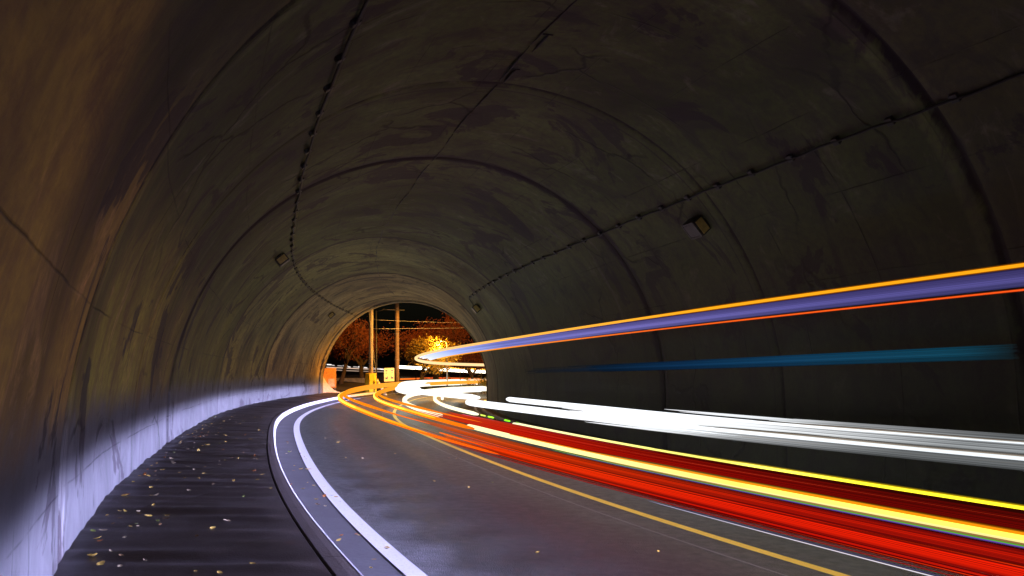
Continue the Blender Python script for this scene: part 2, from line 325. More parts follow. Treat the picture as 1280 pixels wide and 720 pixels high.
# ------------------------------------------------------------------ the tunnel
tun=empty('road_tunnel',P(0,2.5,0)); tag(tun,'stained concrete road tunnel curving round to its lit round mouth','tunnel')
def setparent(o,p):
    o.parent=p; o.matrix_parent_inverse=Matrix.Translation(-Vector(p.location)); return o
def groove(s):
    d=0
    for js,w,dep in ((6.2,.05,.05),(10.62,.02,.02),(14.55,.03,.03),(23.64,.03,.03),(32.1,.03,.03)):
        if abs(s-js)<w: d=max(d,dep)
    return d
cuts=[-9,6.2,14.55,23.64,32.1,41.5,44.05]
AL=[-.42+ (PI+.84)*i/150 for i in range(151)]
for k in range(len(cuts)-1):
    a,b=cuts[k],cuts[k+1]
    base=frange(a,b,.2)
    ex=[]
    for js,w,dep in ((6.2,.05,.05),(10.62,.02,.02),(14.55,.03,.03),(23.64,.03,.03),(32.1,.03,.03)):
        for q in (-w-.02,-w,w,w+.02):
            if a<js+q<b: ex.append(js+q)
    sl=sorted(set(base+ex))
    lip=-.09 if k==5 else (0.012 if k%2 else 0.0)
    if k==5: lip=-.0
    m=MB();rows=[];uv=[]
    def rr(s,aa):
        return lip+groove(s)*(1+.25*math.sin(aa*9+s))+.012*math.sin(aa*3.1+s*.9)+.008*math.sin(aa*7+s*2.3)
    for s in sl:
        rows.append([arch(s,aa,rr(s,aa)) for aa in AL]); uv+=[(s,(aa-PI/2)*R_ARCH) for aa in AL]
    n_in=len(sl)
    # thickness: an outer skin and end rings
    m.grid(rows)
    outer=[[arch(s,aa,.55) for aa in AL] for s in (a,(a+b)/2,b)]
    if k in(0,5):
        m.grid(outer); uv+=[(0,0)]*(3*len(AL))
        e=[[arch(sl[0] if k==0 else sl[-1],aa,rr(sl[-1],aa)) for aa in AL],outer[0 if k==0 else 2]]
        m.grid(e); uv+=[((sl[-1]),(aa-PI/2)*R_ARCH) for aa in AL]*2
    else: m.grid(outer); uv+=[(0,0)]*(3*len(AL))
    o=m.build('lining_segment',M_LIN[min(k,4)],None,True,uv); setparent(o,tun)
# mouth: a rounded collar and the head wall that stands on the slope outside
m=MB(); rows=[];uv=[]
for s,dr in ((43.72,.002),(43.72,-.06),(43.78,-.09),(44.3,-.09),(44.36,-.06),(44.36,.5)):
    rows.append([arch(s,aa,dr) for aa in AL]); uv+=[(s,(aa-PI/2)*R_ARCH) for aa in AL]
m.grid(rows); setparent(m.build('mouth_collar',M_LIN[4],None,True,uv),tun)
m=MB()
tt,_x,_y,_z=at(44.2)
outl=[]
NW=60
ring=[];top=[]
for i in range(NW+1):
    aa=-.42+(PI+.84)*i/NW
    ring.append(arch(44.2,aa,.3))
    c=math.cos(aa); sn=math.sin(aa); kk=min(11/max(abs(c),1e-3),7.2/max(sn,1e-3)) if sn>0.05 else 11
    top.append(P(44.2,XC-kk*c,max(-1.2,ZC+kk*sn) if sn>0.05 else -1.2,False))
fwd=Vector((math.sin(tt),math.cos(tt),0))*.35
m.grid([ring,top]); m.grid([[p-fwd for p in ring],[p-fwd for p in top]]); m.grid([top,[p-fwd for p in top]])
setparent(m.build('head_wall',M_WALL,None,False),tun)

# cables along the vault
def cable(name,label,aa,a,b,tail=None):
    e=empty(name,arch((a+b)/2,aa,-.03)); tag(e,label,'cable')
    pts=[]
    for s in frange(a,b,.22):
        pts.append(arch(s,aa+.0022*math.sin(s*7)+.002*math.sin(s*2.3),-.035-.012*abs(math.sin(s*3.4))))
    if tail: pts+=tail
    m=MB(); m.tube(pts,.017,7); setparent(m.build('cable_run',M_RUBBER,None,True),e)
    first=None
    for i,s in enumerate(frange(a+.4,b-.3,.86)):
        mm=MB(); q=arch(s,aa,-.02); q2=arch(s+.1,aa,-.02); t=(q2-q).normalized(); nrm=(arch(s,aa,-1)-q).normalized(); bb=t.cross(nrm)
        M=Matrix((( t.x,bb.x,nrm.x,q.x),(t.y,bb.y,nrm.y,q.y),(t.z,bb.z,nrm.z,q.z),(0,0,0,1)))
        if first is None:
            mm.box(Matrix.Identity(4),.09,.10,.06,.008); first=mm.build('clip',M_DARKMETAL,None); o=first
        else:
            o=first.copy(); COL.objects.link(o)
        o.parent=e; o.matrix_parent_inverse=Matrix.Translation(-Vector(e.location)); o.matrix_basis=M
    return e
cable('cable','black clipped cable sagging along the vault above the pavement side wall',.976,-4,43.6)
cable('cable','black clipped cable on the vault above the violet light trail, ending at a lamp',2.351,-4,28.6,[arch(28.9,2.38,-.03),arch(29.1,2.42,-.03)])
# crown seam: broken lips of concrete left by the shuttering
e=empty('ceiling_seam_strip',arch(20,1.545,0)); tag(e,'thin dark broken seam strip running along the crown of the vault','seam strip')
random.seed(3)
s=5.0
while s<41:
    L=random.uniform(.5,1.5); m=MB(); pts=[arch(q,1.545+.004*math.sin(q*1.9)+random.uniform(-.0012,.0012),-.004) for q in frange(s,s+L,.12)]
    n=len(pts); m.tube(pts,[.004+.013*math.sin(PI*(i+.3)/n)*random.uniform(.5,1.2) for i in range(n)],5)
    setparent(m.build('seam_lip',M_RUBBER,None,True),e); s+=L+random.uniform(.02,.25)
for sq in (8.85,10.0):
    m=MB(); m.tube([arch(sq+q,1.562+.003*q,-.004) for q in frange(0,.55,.11)],[.012,.02,.016,.02,.012,.005],5); m.tube([arch(sq,1.545+q,-.004) for q in frange(0,.03,.006)],.01,5)
    setparent(m.build('seam_lip',M_RUBBER,None,True),e)

# tunnel lamps, switched off
def lamp_proto():
    e=empty('tunnel_lamp'); I=Matrix.Identity(4)
    m=MB(); m.box(Matrix.Translation((0,0,.012)),.34,.12,.024,.004); m.build('mount_plate',M_DARKMETAL,e)
    m=MB(); m.box(Matrix.Translation((0,-.0,.135)),.36,.30,.20,.02)
    h=m.build('housing',M_DARKMETAL,e)
    m=MB(); m.box(Matrix.Translation((0,0,.238)),.28,.22,.014,.005); m.build('glass',M_GLASS,h)
    m=MB()
    for q in ((0,.135,.32,.03),(0,-.135,.32,.03),(.155,0,.03,.24),(-.155,0,.03,.24)): m.box(Matrix.Translation((q[0],q[1],.24)),q[2],q[3],.02,.004)
    m.build('glass_frame',M_PALEM,h)
    for sx in(-1,1):
        m=MB(); m.box(Matrix.Translation((sx*.187,0,.135)),.014,.24,.15,.004); m.build('side_plate',M_REFL,h)
    for y in(-.075,.075):
        m=MB(); m.box(Matrix.Translation((0,y,.035)),.04,.03,.05,.004); m.build('bracket',M_STEEL,e)
    return e
lp=lamp_proto()
lamps=[(11.24,2.458,'boxy unlit tunnel lamp with yellowed side on the vault above the violet light trail'),
(20.65,.894,'dark boxy unlit tunnel lamp high over the pavement, midway along the tunnel'),
(28.45,2.45,'small unlit tunnel lamp at the end of the clipped cable'),
(38.61,.871,'small dark unlit tunnel lamp close to the tunnel mouth above the pavement')]
for i,(s,aa,lb) in enumerate(lamps):
    o=lp if i==0 else copy_tree(lp)
    q=arch(s,aa,0); t=(arch(s+.1,aa)-q).normalized(); nrm=(arch(s,aa,-1)-q).normalized(); bb=nrm.cross(t)
    if aa<PI/2: bb=-bb; t=-t
    q=q+nrm*(-.005)
    o.matrix_world=Matrix(((t.x,bb.x,nrm.x,q.x),(t.y,bb.y,nrm.y,q.y),(t.z,bb.z,nrm.z,q.z),(0,0,0,1)))
    tag(o,lb,'lamp','unlit lamps along the tunnel vault')

# ------------------------------------------------------------------ fallen leaves
random.seed(11)
def leaf_mesh(seed,L):
    r=random.Random(seed); m=MB(); rows=[]
    n=7; curl=r.uniform(.15,.5); tw=r.uniform(-.3,.3)
    for i in range(n):
        t=i/(n-1); w=L*.34*math.sin(PI*min(1,t*.93+.05))**.8*(1-.35*t)+.0005
        z=curl*L*((t-.5)**2)*1.6+.002
        rows.append([(L*(t-.5),-w,z+w*curl*.9+tw*w*t),(L*(t-.5),-w*.5,z+w*.3*curl),(L*(t-.5),0,z),(L*(t-.5),w*.5,z+w*.3*curl),(L*(t-.5),w,z+w*curl*.9-tw*w*t)])
    m.grid(rows); m.tube([(-L*.5,0,.002),(-L*.75,L*.05,.004)],[.0012,.0008],4); return m
KINDS=[('yellow',(.55,.34,.05),(.75,.55,.14)),('pale',(.4,.31,.16),(.58,.48,.3)),('russet',(.32,.10,.03),(.5,.2,.05)),('brown',(.14,.08,.035),(.3,.19,.08)),('green',(.16,.22,.05),(.35,.4,.1))]
protos=[]
for nm,a,b in KINDS:
    mt=mat_leaf(nm+'_dead_leaf',a,b)
    for q in range(3):
        ob=leaf_mesh(len(protos)*7+q,1.0).build('fallen_leaf',mt,None,True); protos.append((nm,ob)); COL.objects.unlink(ob)
def put_leaf(s,o,z,where):
    nm,ob=random.choices(protos,weights=[6,6,6,1.8,1.8,1.8,1.2,1.2,1.2,2,2,2,.8,.8,.8])[0]
    c=ob.copy(); COL.objects.link(c); L=random.uniform(.034,.056)*random.choice([1,1,1,1.6])
    p=P(s,o,z)
    if where=='on the dark pavement': p.z+=wave(p,s,o)
    c.location=p+Vector((0,0,.001)); c.rotation_euler=(random.uniform(-.25,.25),random.uniform(-.25,.25),random.uniform(0,6.28)); c.scale=(L,L,L*random.uniform(.7,1.5))
    tag(c,'small %s fallen leaf lying %s'%(nm,where),'leaf','%s leaves fallen %s'%(nm,where))
for i in range(190):
    s=3.4+random.random()**1.1*20; w=loff('kin',s)
    f=random.choice([random.betavariate(1.0,4.5),random.random()])
    if f<.35 and s<6: s+=random.random()*8; w=loff('kin',s)
    put_leaf(s,-2.1+(w-.06+2.1)*f,.122,'on the dark pavement')
for i in range(46):
    s=3.8+random.random()**1.4*13; put_leaf(s,loff('kerb',s)+.05+random.random()**.8*(loff('white',s)-loff('kerb',s)-.02),.002,'in the gutter beside the kerb')
for i in range(15):
    s=4+random.random()*14; put_leaf(s,.3+random.random()*2.3,.004,'on the open asphalt')

# ------------------------------------------------------------------ light trails
def ramp(st,s):
    if s<=st[0][0]: return st[0][1]
    for (a,x),(b,y) in zip(st,st[1:]):
        if s<=b:
            f=(s-a)/(b-a)
            return tuple(x[i]+(y[i]-x[i])*f for i in range(len(x))) if isinstance(x,tuple) else x+(y-x)*f
    return st[-1][1]
def slist(a,b):
    out=[];s=a
    while s<b-1e-6:
        out.append(s); s+=max(.12,min(.6,.05*abs(s)))
    out.append(b); return out
def ease(c):
    x=max(c)
    k=1 if x<=1.0 else (1.0+(x-1.0)*(.45 if c[1]>.6*c[0] and c[2]<.12*c[0] else .10))/x
    return tuple(v*k for v in c)
def strand(m,path,a,b,rad,cols,n=6,dz=0,doff=0,taper=.25,fringe=False):
    sl=slist(a,b); pts=[];rs=[];cs=[];sds=[];ss_=[]
    for s in [a,a+.03,a+.08]+sl[1:-1]+[b-.1,b-.03,b]:
        o,z=path(s); pts.append(P(s,o+doff,z+dz)); r=ramp(rad,s) if isinstance(rad,list) else rad
        k=min(1,math.sqrt(max(0,min(s-a,b-s)+.006)/taper)) if taper else 1
        rs.append(max(r*k,.0008)); cs.append(ease(ramp(cols,s))); ss_.append(s); t_=at(s)[0]; sds.append(Vector((math.cos(t_),-math.sin(t_),0)))
    m.tube(pts,rs,n,cs)
    if fringe:
        for sg in (1,-1):
            for lay,f in ((1.12,.40),(1.42,.18),(1.75,.07)):
                m.tube([p+Vector((0,0,sg*r*(.6+(lay-.6)*min(1,max(0,(10.5-q)/3)))) ) for p,r,q in zip(pts,rs,ss_)],[max(r*.15,.0006) for r in rs],4,[(c[0]*f,c[1]*f*.8,c[2]*f*.6) for c in cs])
pt=lambda n:(lambda s:poly(TR[n],s))
def between(p,q,w):
    def f(s):
        a=p(s);b=q(s); return a[0]+(b[0]-a[0])*w,a[1]+(b[1]-a[1])*w
    return f
def trail(name,label,cat,ref): 
    e=empty(name,ref); tag(e,label,cat); return e
def part(e,name,m):
    o=m.build(name,M_GLOW,None,True); return setparent(o,e)
def single(e,name,*a,**k):
    m=MB(); k.setdefault('fringe',a[1]<5); strand(m,*a,**k); return part(e,name,m)

YW=[(0,(3.2,2.6,.02)),(6,(3.5,3.0,.10)),(10,(4.5,4.2,1.0)),(16,(6,5.6,3.2))]
WW=[(14,(6,5.4,3.4)),(22,(7,6.2,4.2)),(40,(8,7,5))]
rT=[(0,.022),(4,.024),(10,.032),(16,.04),(24,.058),(40,.085),(60,.11)]
# the two lamps of the oncoming car that dazzle yellow
e=trail('headlight_trail','thin yellow headlight trail, upper of the two yellow lines over the dark red glow','light trail',P(8,4.4,0))
single(e,'light_strand',pt('T1'),2,15.9,[(0,.017),(4,.018),(10,.026),(16,.036)],YW)
e=trail('headlight_trail','broken cream headlight trail with green flecks bending into the tunnel mouth','light trail',P(25,4.6,0))
single(e,'light_strand',pt('T1b'),20.0,52,rT,WW)
for a,b,c in ((17.0,17.5,(.6,2,.05)),(18.4,19.0,(1.2,3,.1)),(16.3,16.6,(.1,.35,.02)),(19.2,19.8,(2.5,3,.4))):
    single(e,'light_fleck',pt('T1b'),a,b,.03,[(0,c)])
e=trail('headlight_trail','thick yellow and cream headlight trail edged with green and violet lines','light trail',P(8,3.2,0))
T2C=[(0,(3.2,2.6,.03)),(6,(3.6,3.1,.4)),(9,(5,4.4,1.6)),(14,(6,5.2,2.6))]
single(e,'light_strand',pt('T2'),2,15.0,[(0,.018),(4,.020),(9,.032),(15,.045)],T2C)
single(e,'orange_strand',pt('T2'),2,13.5,[(0,.010),(14,.016)],[(0,(1.0,.30,.0)),(8,(1.6,.5,.01)),(14,(2,.5,.02))],dz=.024)
single(e,'cream_strand',pt('T2'),2,11,[(0,.009),(10,.014)],[(0,(.95,.72,.22)),(8,(3,2.6,1))],dz=-.022)
single(e,'dull_strand',pt('T2'),2,9,.007,[(0,(.16,.075,.02)),(9,(.5,.3,.1))],dz=-.037)
single(e,'green_strand',pt('T2'),2,10.5,.0042,[(0,(.06,.42,.02)),(10,(.2,.4,.05))],dz=-.050)
single(e,'violet_strand',pt('T2'),2,10,.0042,[(0,(.14,.05,.5)),(10,(.12,.06,.25))],dz=-.058)
e=trail('headlight_trail','thick cream headlight trail curling in front of the tunnel mouth','light trail',P(25,3.4,0))
single(e,'light_strand',pt('T2b'),18.6,75,[(16,.05),(24,.075),(40,.11),(75,.17)],WW)
# tail lights of the car that drives off: two lamps and the glow between them
OR=[(0,(1.3,.03,.004)),(6,(1.7,.09,.006)),(10,(2.2,.34,.01)),(16,(2.8,.62,.012)),(24,(3.2,.85,.02)),(45,(3.6,1.3,.12))]
e=trail('tail_light_trail','orange and red tail light trail, outermost round the bend, over a wide red glow','light trail',P(10,1.8,0))
single(e,'light_strand',pt('OL'),7.5,78,[(6,.008),(10,.018),(16,.05),(24,.075),(40,.10),(78,.14)],OR)
YC=[(8,(2.4,.5,.01)),(14,(3,1.6,.06)),(24,(3,2.2,.3)),(78,(3,2.4,.6))]
single(e,'yellow_strand',pt('OL'),10,78,[(6,.004),(10,.008),(16,.024),(24,.04),(40,.055),(78,.08)],YC,dz=.025,doff=-.04)
single(e,'light_strand',pt('OL'),10.5,78,[(10,.002),(13,.012),(16,.03),(40,.06),(78,.09)],OR,dz=.11,doff=.12)
single(e,'light_strand',pt('OL2'),11.5,78,[(6,.014),(10,.024),(16,.042),(24,.066),(40,.09),(78,.12)],OR)
single(e,'yellow_strand',pt('OL2'),14,78,[(6,.004),(10,.008),(16,.02),(24,.034),(40,.05),(78,.08)],YC,dz=.02,doff=-.04)
single(e,'light_strand',pt('OL2'),11.5,78,[(11,.002),(14,.012),(16,.026),(40,.05),(78,.08)],OR,dz=.10,doff=.12)
RD=[(0,(1.5,.05,.006)),(5,(1.8,.09,.008)),(8,(2,.22,.012)),(12,(2.4,.4,.02))]
single(e,'light_strand',pt('T3a'),2,13,[(0,.008),(5,.010),(13,.016)],RD)
single(e,'light_strand',pt('T3b'),2,12,[(0,.006),(5,.008),(12,.012)],RD)
random.seed(5)
m=MB(); lo=pt('T3low'); up=lambda s:(poly(TR['T2'],s)[0],poly(TR['T2'],s)[1]-.07)
N=64
for i in range(N):
    w=(i+random.uniform(.1,.9))/N
    k=(.16+.84*random.random()**1.8)*(.5+.5*(.5+.5*math.sin(w*17+.6))+.5*math.exp(-((w-.36)/.16)**2))
    edge=min(1,w/.22)*min(1,(1-w)/.10+.2)
    g=(.80*k*(.45+.55*edge),.012*k*edge,.002)
    far=random.uniform(9.5,14) if w<.55 else random.uniform(12,20)
    cols=[(0,g),(5,(g[0]*1.1,g[1]*1.3,g[2])),(9,(g[0]*1.2+.1*edge,g[1]*3+.01,g[2])),(14,(g[0]*1.1+.16*edge,.05+.07*k,.012)),(far,(.3,.08,.03))]
    strand(m,between(lo,up,w),2,far,[(0,.0046*(.12+edge*.98)),(6,.006*(.12+edge*.98)),(11,.0046*(.2+edge*.8)),(22,.006)],cols,n=4,taper=2.5,dz=random.uniform(-.004,.004))
part(e,'red_glow_thread',m)
e=trail('tail_light_trail','dark red tail light glow between the two yellow headlight trails','light trail',P(9,3.8,0))
m=MB(); up=lambda s:(poly(TR['T2'],s)[0],poly(TR['T2'],s)[1]+.035); hi=pt('T1')
N=40
for i in range(N):
    w=.03+.9*(i+random.uniform(.1,.9))/N; k=.2+.8*random.random()**1.4; edge=min(1,(1-w)/.5)
    g=(.22*k*edge,.002,.001); far=random.uniform(15,21)
    cols=[(0,(g[0]*.7,g[1],g[2])),(5,g),(8,(g[0]*2.2,.006*k,.001)),(13,(g[0]*3.4+.15,.02*k,.002)),(far,(.6,.04,.01))]
    strand(m,between(up,hi,w),2,far,[(0,.003+.003*edge),(8,.007),(20,.014)],cols,n=4,taper=2.5)
part(e,'red_glow_thread',m)
single(e,'light_strand',between(up,hi,.45),2,15,[(0,.004),(15,.012)],[(0,(.3,.01,.004)),(7,(.8,.05,.02)),(15,(1.4,.1,.05))])
single(e,'magenta_strand',between(up,hi,.80),9,19.5,[(0,.006),(19,.012)],[(9,(.5,.03,.03)),(13,(.8,.04,.12)),(19,(.9,.1,.2))])
e=trail('reflector_trail','hair thin white light trail low over the asphalt beside the yellow line','light trail',P(5,2.5,0))
single(e,'light_strand',pt('WT'),2,6.8,.0028,[(0,(1.2,1.15,1.25)),(5,(.8,.75,.9)),(6.8,(.3,.3,.5))],n=5)
single(e,'light_strand',pt('WT'),2,6.4,.0016,[(0,(.14,.12,.3)),(6.4,(.06,.06,.2))],n=5,dz=.012)
# white headlights of the oncoming van
e=trail('headlight_trail','broad white double headlight trail sweeping close to the far wall','light trail',P(9,5.6,0))
WH=[(0,(1.5,1.6,1.7)),(6,(2.2,2.35,2.5)),(9,(4,4.2,4.4)),(25,(7,7.2,7.6))]
single(e,'light_strand',pt('Ha'),2,22.4,[(0,.020),(6,.022),(10,.040),(15,.06),(22,.072)],WH)
single(e,'light_strand',pt('Hb'),2,23.4,[(0,.022),(6,.026),(10,.05),(15,.08),(23,.10)],WH)
m=MB(); N=34
for i in range(N):
    w=-.75+2.35*(i+random.uniform(.1,.9))/N
    core=1-min(1,abs(w-.45)/1.25); k=.3+.7*random.random()
    g=.42*k*(.25+.75*core); far=random.uniform(13.5,17) if 0<w<1 else random.uniform(9,14)
    cols=[(0,(g*.9,g*.97,g)),(6,(g,g*1.06,g*1.1)),(8.5,(g*3,g*3.1,g*3.2)),(11,(g*6+.6,g*6+.65,g*6+.7)),(16,(4,4,4.2))]
    strand(m,between(pt('Ha'),pt('Hb'),w),2,far,[(0,.0036+.0028*core),(8,.009),(15,.017)],cols,n=4,taper=2.5)
part(e,'white_glow_thread',m)
# high lamps of the bus
e=trail('bus_light_trail','orange, violet and red light trail of a bus sweeping high along the far wall','light trail',P(10,4,2))
OB=[(0,(2.2,.8,.01)),(8,(2.4,.95,.03)),(14,(2.8,1.3,.2)),(22,(4,2.3,.9)),(32,(5,3.3,1.6)),(75,(4,2.6,1.2))]
single(e,'orange_strand',pt('BUS'),2,78,[(0,.011),(5,.012),(14,.022),(24,.04),(40,.075),(78,.13)],OB)
single(e,'red_strand',pt('BUSr'),2,26.6,[(0,.006),(6,.0065),(14,.012),(26,.03)],[(0,(1.1,.07,.01)),(10,(1.4,.2,.02)),(20,(2.2,.8,.08)),(26,(3,1.4,.2))])
m=MB(); N=34
for i in range(N):
    w=.05+.80*(i+random.uniform(.1,.9))/N
    prof=math.sin(PI*min(1,max(0,(w-.02)/.86)))**.8; k=.55+.45*random.random()
    g=((.07+.10*w)*k*prof,(.055+.10*w)*k*prof,(.22+.30*w)*k*prof); h=(.28*k,.28*k,.8*k)
    far=random.uniform(27,30.5)
    cols=[(0,(g[0]*.5,g[1]*.45,g[2]*.45)),(6,g),(11,(g[0]*1.9,g[1]*1.9,g[2]*1.7)),(16,(.22*k,.24*k,.72*k)),(21,(.6*k,.75*k,1.5*k)),(26,(1.8,2,2.6)),(30,(3,3,3))]
    strand(m,between(pt('BUS'),pt('BUSr'),w),2,far,[(0,.0042),(8,.0068),(16,.012),(30,.035)],cols,n=4,taper=2.5)
part(e,'violet_glow_thread',m)
e=trail('marker_light_trail','dim blue light trail level along the far wall under the violet one','light trail',P(9,6.1,1.7))
m=MB(); N=22
for i in range(N):
    w=(i+random.uniform(.2,.8))/N-.5; k=(.5+.5*random.random())*(.35+.65*math.cos(w*2.9)); top=1+.6*max(0,w)
    a_=5.5+random.random()*.06
    cols=[(a_,(.006,.012,.014)),(a_+.7,(.008*k,.075*k*top,.13*k*top)),(9,(.008*k,.06*k*top,.14*k*top)),(12,(.006*k,.036*k,.10*k)),(15,(.005*k,.02*k,.05*k)),(19,(.006,.010,.017))]
    strand(m,pt('BLU'),a_,random.uniform(15,21),[(5,.0033),(12,.0042),(24,.005)],cols,n=4,taper=.1,dz=.15*w)
part(e,'blue_glow_thread',m)
# dazzle of the oncoming traffic just beyond the mouth
e=trail('headlight_trail','dazzling white headlight trail folded back on itself at the tunnel mouth','light trail',P(40,4.2,0))
WZ=[(15,(6,6,6)),(25,(8,7.8,7)),(70,(9,8.2,6.5))]
single(e,'light_strand',pt('W1'),17.4,80,[(15,.055),(24,.085),(40,.16),(80,.24)],WZ)
m=MB()
for i in range(14):
    strand(m,pt('W1'),24+i,78,[(20,.03),(40,.07),(78,.12)],WZ,n=5,dz=random.uniform(-.2,.12),doff=random.uniform(-.2,.5))
part(e,'white_glow_thread',m)
e=trail('headlight_trail','short cream headlight trail straight beyond the tunnel mouth by the far wall','light trail',P(50,5.4,0))
single(e,'light_strand',pt('W2'),36,66,[(30,.08),(66,.15)],WZ)
for dz,do,a,b in ((.12,.2,38,64),(-.12,-.3,34,60)): single(e,'light_strand',pt('W2'),a,b,[(30,.05),(66,.10)],WZ,dz=dz,doff=do)
# the street beyond
e=trail('street_light_trail','distant white light trail along the street behind the fence','light trail',view(560,464,82))
m=MB(); pts=[view(496,458.5,82),view(540,461,82),(view(575,463.5,82)),view(640,466,82)]; m.tube(pts,.16,6,[(5,4.4,3.2)]*4); part(e,'light_strand',m)
m=MB(); m.tube([view(520,455.5,82.5),view(570,460.5,82.5),view(640,463,82.5)],.07,6,[(3,1.2,.1)]*3); part(e,'orange_strand',m)
m=MB(); m.tube([view(500,474,70),view(545,472.5,70),view(600,473.5,70)],.07,6,[(1.2,.25,.02),(1.0,.1,.02),(.8,.2,.02)]); part(e,'red_strand',m)
e=trail('street_light_trail','distant pale light trail seen through the bare trees behind the poles','light trail',view(440,459,86))
random.seed(21)
for i in range(13):
    x=402+i*6.6; y=455.5+(x-402)*.075+random.uniform(-.7,.7); m=MB(); k=random.uniform(.4,1.6)
    m.tube([view(x,y,86),view(x+random.uniform(3,6.5),y+.4,86)],random.uniform(.03,.08),6,[(1.1*k,1.0*k,.95*k)]*2); part(e,'light_strand',m)
for y,k in ((461,.5),(464,.25)):
    m=MB(); m.tube([view(408,y-2,86),view(450,y,86),view(492,y+1,86)],.05,6,[(1.6*k,1.1*k,.8*k)]*3); part(e,'light_strand',m)

# ------------------------------------------------------------------ outside the mouth
def ground_at(px,Y,py=480):
    p=view(px,py,Y); z,_=ground_z(p.x,p.y); return Vector((p.x,p.y,z-.1))
def gz(x,y):
    z,off=ground_z(x,y); z-=.10
    if off<-.5 and y>40: z+=min(.35,.05*max(0,-off-.5))
    return z
def base_at(px,Y):
    p=view(px,480,Y); return Vector((p.x,p.y,gz(p.x,p.y)))
def pole(px,Y,r,h,mat,label,lean=0):
    b=base_at(px,Y); e=empty('utility_pole',b); tag(e,label,'pole')
    m=MB(); m.tube([(0,0,-.4),(lean*.3,0,h*.33),(lean,0,h)],[r,r*.9,r*.7],14); m.build('pole_shaft',mat,e,True)
    m=MB(); m.box(Matrix.Translation((0,0,h-.7)),1.8,.1,.12,.01); m.build('crossarm',M_STEEL,e)
    for x in(-.75,-.3,.3,.75):
        mm=MB(); mm.tube([(x,0,h-.64),(x,0,h-.54),(x,0,h-.46)],[.05,.07,.03],8); mm.build('insulator',M_SIGNW,e,True)
    m=MB()
    for z in (1.9,2.4,4.2): m.tube([(math.cos(a)*r*.97,math.sin(a)*r*.97,z) for a in [2*PI*i/14 for i in range(15)]],.02,5,cap=False)
    m.build('steel_band',M_STEEL,e)
    return e,b
p1,b1=pole(463.3,49,.16,10,M_POLE,'pale concrete utility pole with a yellow guard round its foot',.1)
m=MB(); m.tube([(0,0,.0),(0,0,1.4)],[.38,.38],8); m.tube([(0,0,1.4),(0,0,1.42)],[.38,.2],8); m.build('pole_guard',M_YPLAST,p1)
p2,b2=pole(496,52,.17,11,M_WOOD,'brown utility pole standing behind the white sign',.08)
b=base_at(470.5,50); e=empty('conduit_pole',b); tag(e,'slim dark conduit pole just beside the pale concrete pole','pole')
m=MB(); m.tube([(0,0,-.3),(0,0,5.6)],[.055,.045],8); m.build('pole_shaft',M_DARKMETAL,e,True); m=MB(); m.tube([(0,0,5.5),(.5,0,5.65),(1.9,0,5.6)],.03,6); m.build('lamp_arm',M_DARKMETAL,e,True)
b=base_at(477,48.5); e=empty('guy_wire',Vector(b)); tag(e,'guy wire in a sloping striped cover leaning towards the yellow pole guard','guy wire')
m=MB(); m.tube([(.30,0,0),(-.35,.2,1.05)],[.10,.085],8); m.build('striped_cover',None,e)
t=NT('striped_cover'); z=t.sep(t.obj())[2]; w=t.math('PINGPONG',z,.09); c=t.mix(t.ramp(w,[(.045,0.0),(.05,1.0)]),rgb(.75,.5,.05),rgb(.75,.72,.66)); MS=t.done(c,.5); e.children[0].data.materials.append(MS)
m=MB(); m.tube([(-.35,.2,1.05),(-1.0,.4,6.5)],.012,5); m.build('steel_wire',M_STEEL,e)
# white sign with blue marks on its own legs
b=base_at(486.5,50.5); e=empty('road_sign',b,(0,0,.5)); tag(e,'white square sign with four blue marks beside the brown pole','sign')
sb=.92
m=MB(); m.box(Matrix.Translation((0,0,sb+.45)),.72,.03,.90,.01); f=m.build('sign_plate',M_SIGNW,e)
for x,z,w,h in ((-.2,.72,.12,.07),(.2,.72,.12,.07),(-.19,.22,.16,.09),(.2,.23,.15,.1),(-.2,.56,.05,.05),(.2,.57,.05,.05),(-.13,.3,.05,.05),(.14,.31,.05,.05)):
    mm=MB(); mm.box(Matrix.Translation((x,-.019,sb+z)),w,.008,h); mm.build('blue_mark',M_SIGNB,f)
for x in(-.22,.22):
    m=MB(); m.tube([(x,.05,-.2),(x,.05,sb+.8)],.022,7); m.build('leg',M_STEEL,e,True)
# orange board by the mouth
b=base_at(411,47.5); e=empty('notice_board',b,(0,0,.55)); tag(e,'orange notice board with a pale notice just outside the tunnel mouth','board')
m=MB(); m.box(Matrix.Translation((0,0,.85)),.95,.06,1.25,.015); m.build('board_panel',M_ORANGE,e)
m=MB(); m.box(Matrix.Translation((.16,-.035,.55)),.4,.008,.5); m.build('notice',M_PALEB,e)
for x in(-.42,.42):
    m=MB(); m.box(Matrix.Translation((x,.05,.6)),.07,.05,1.6,.005); m.build('leg',M_WOOD,e)
# flared wing wall
m=MB(); q=[]
for i in range(9):
    f=i/8; h=1.5*(1-f)**1.6+.12; s=44.4+f*2.6; o_=-2.30+.55*f**2
    q.append((s,o_,h))
m.grid([[P(s,o_,-.1) for s,o_,h in q],[P(s,o_,h) for s,o_,h in q],[P(s,o_-.25,h) for s,o_,h in q],[P(s,o_-.25,-.1) for s,o_,h in q]])
tag(m.build('wing_wall',M_PALEB,None,False),'pale flared wing wall curving down to the pavement at the tunnel mouth','wall')
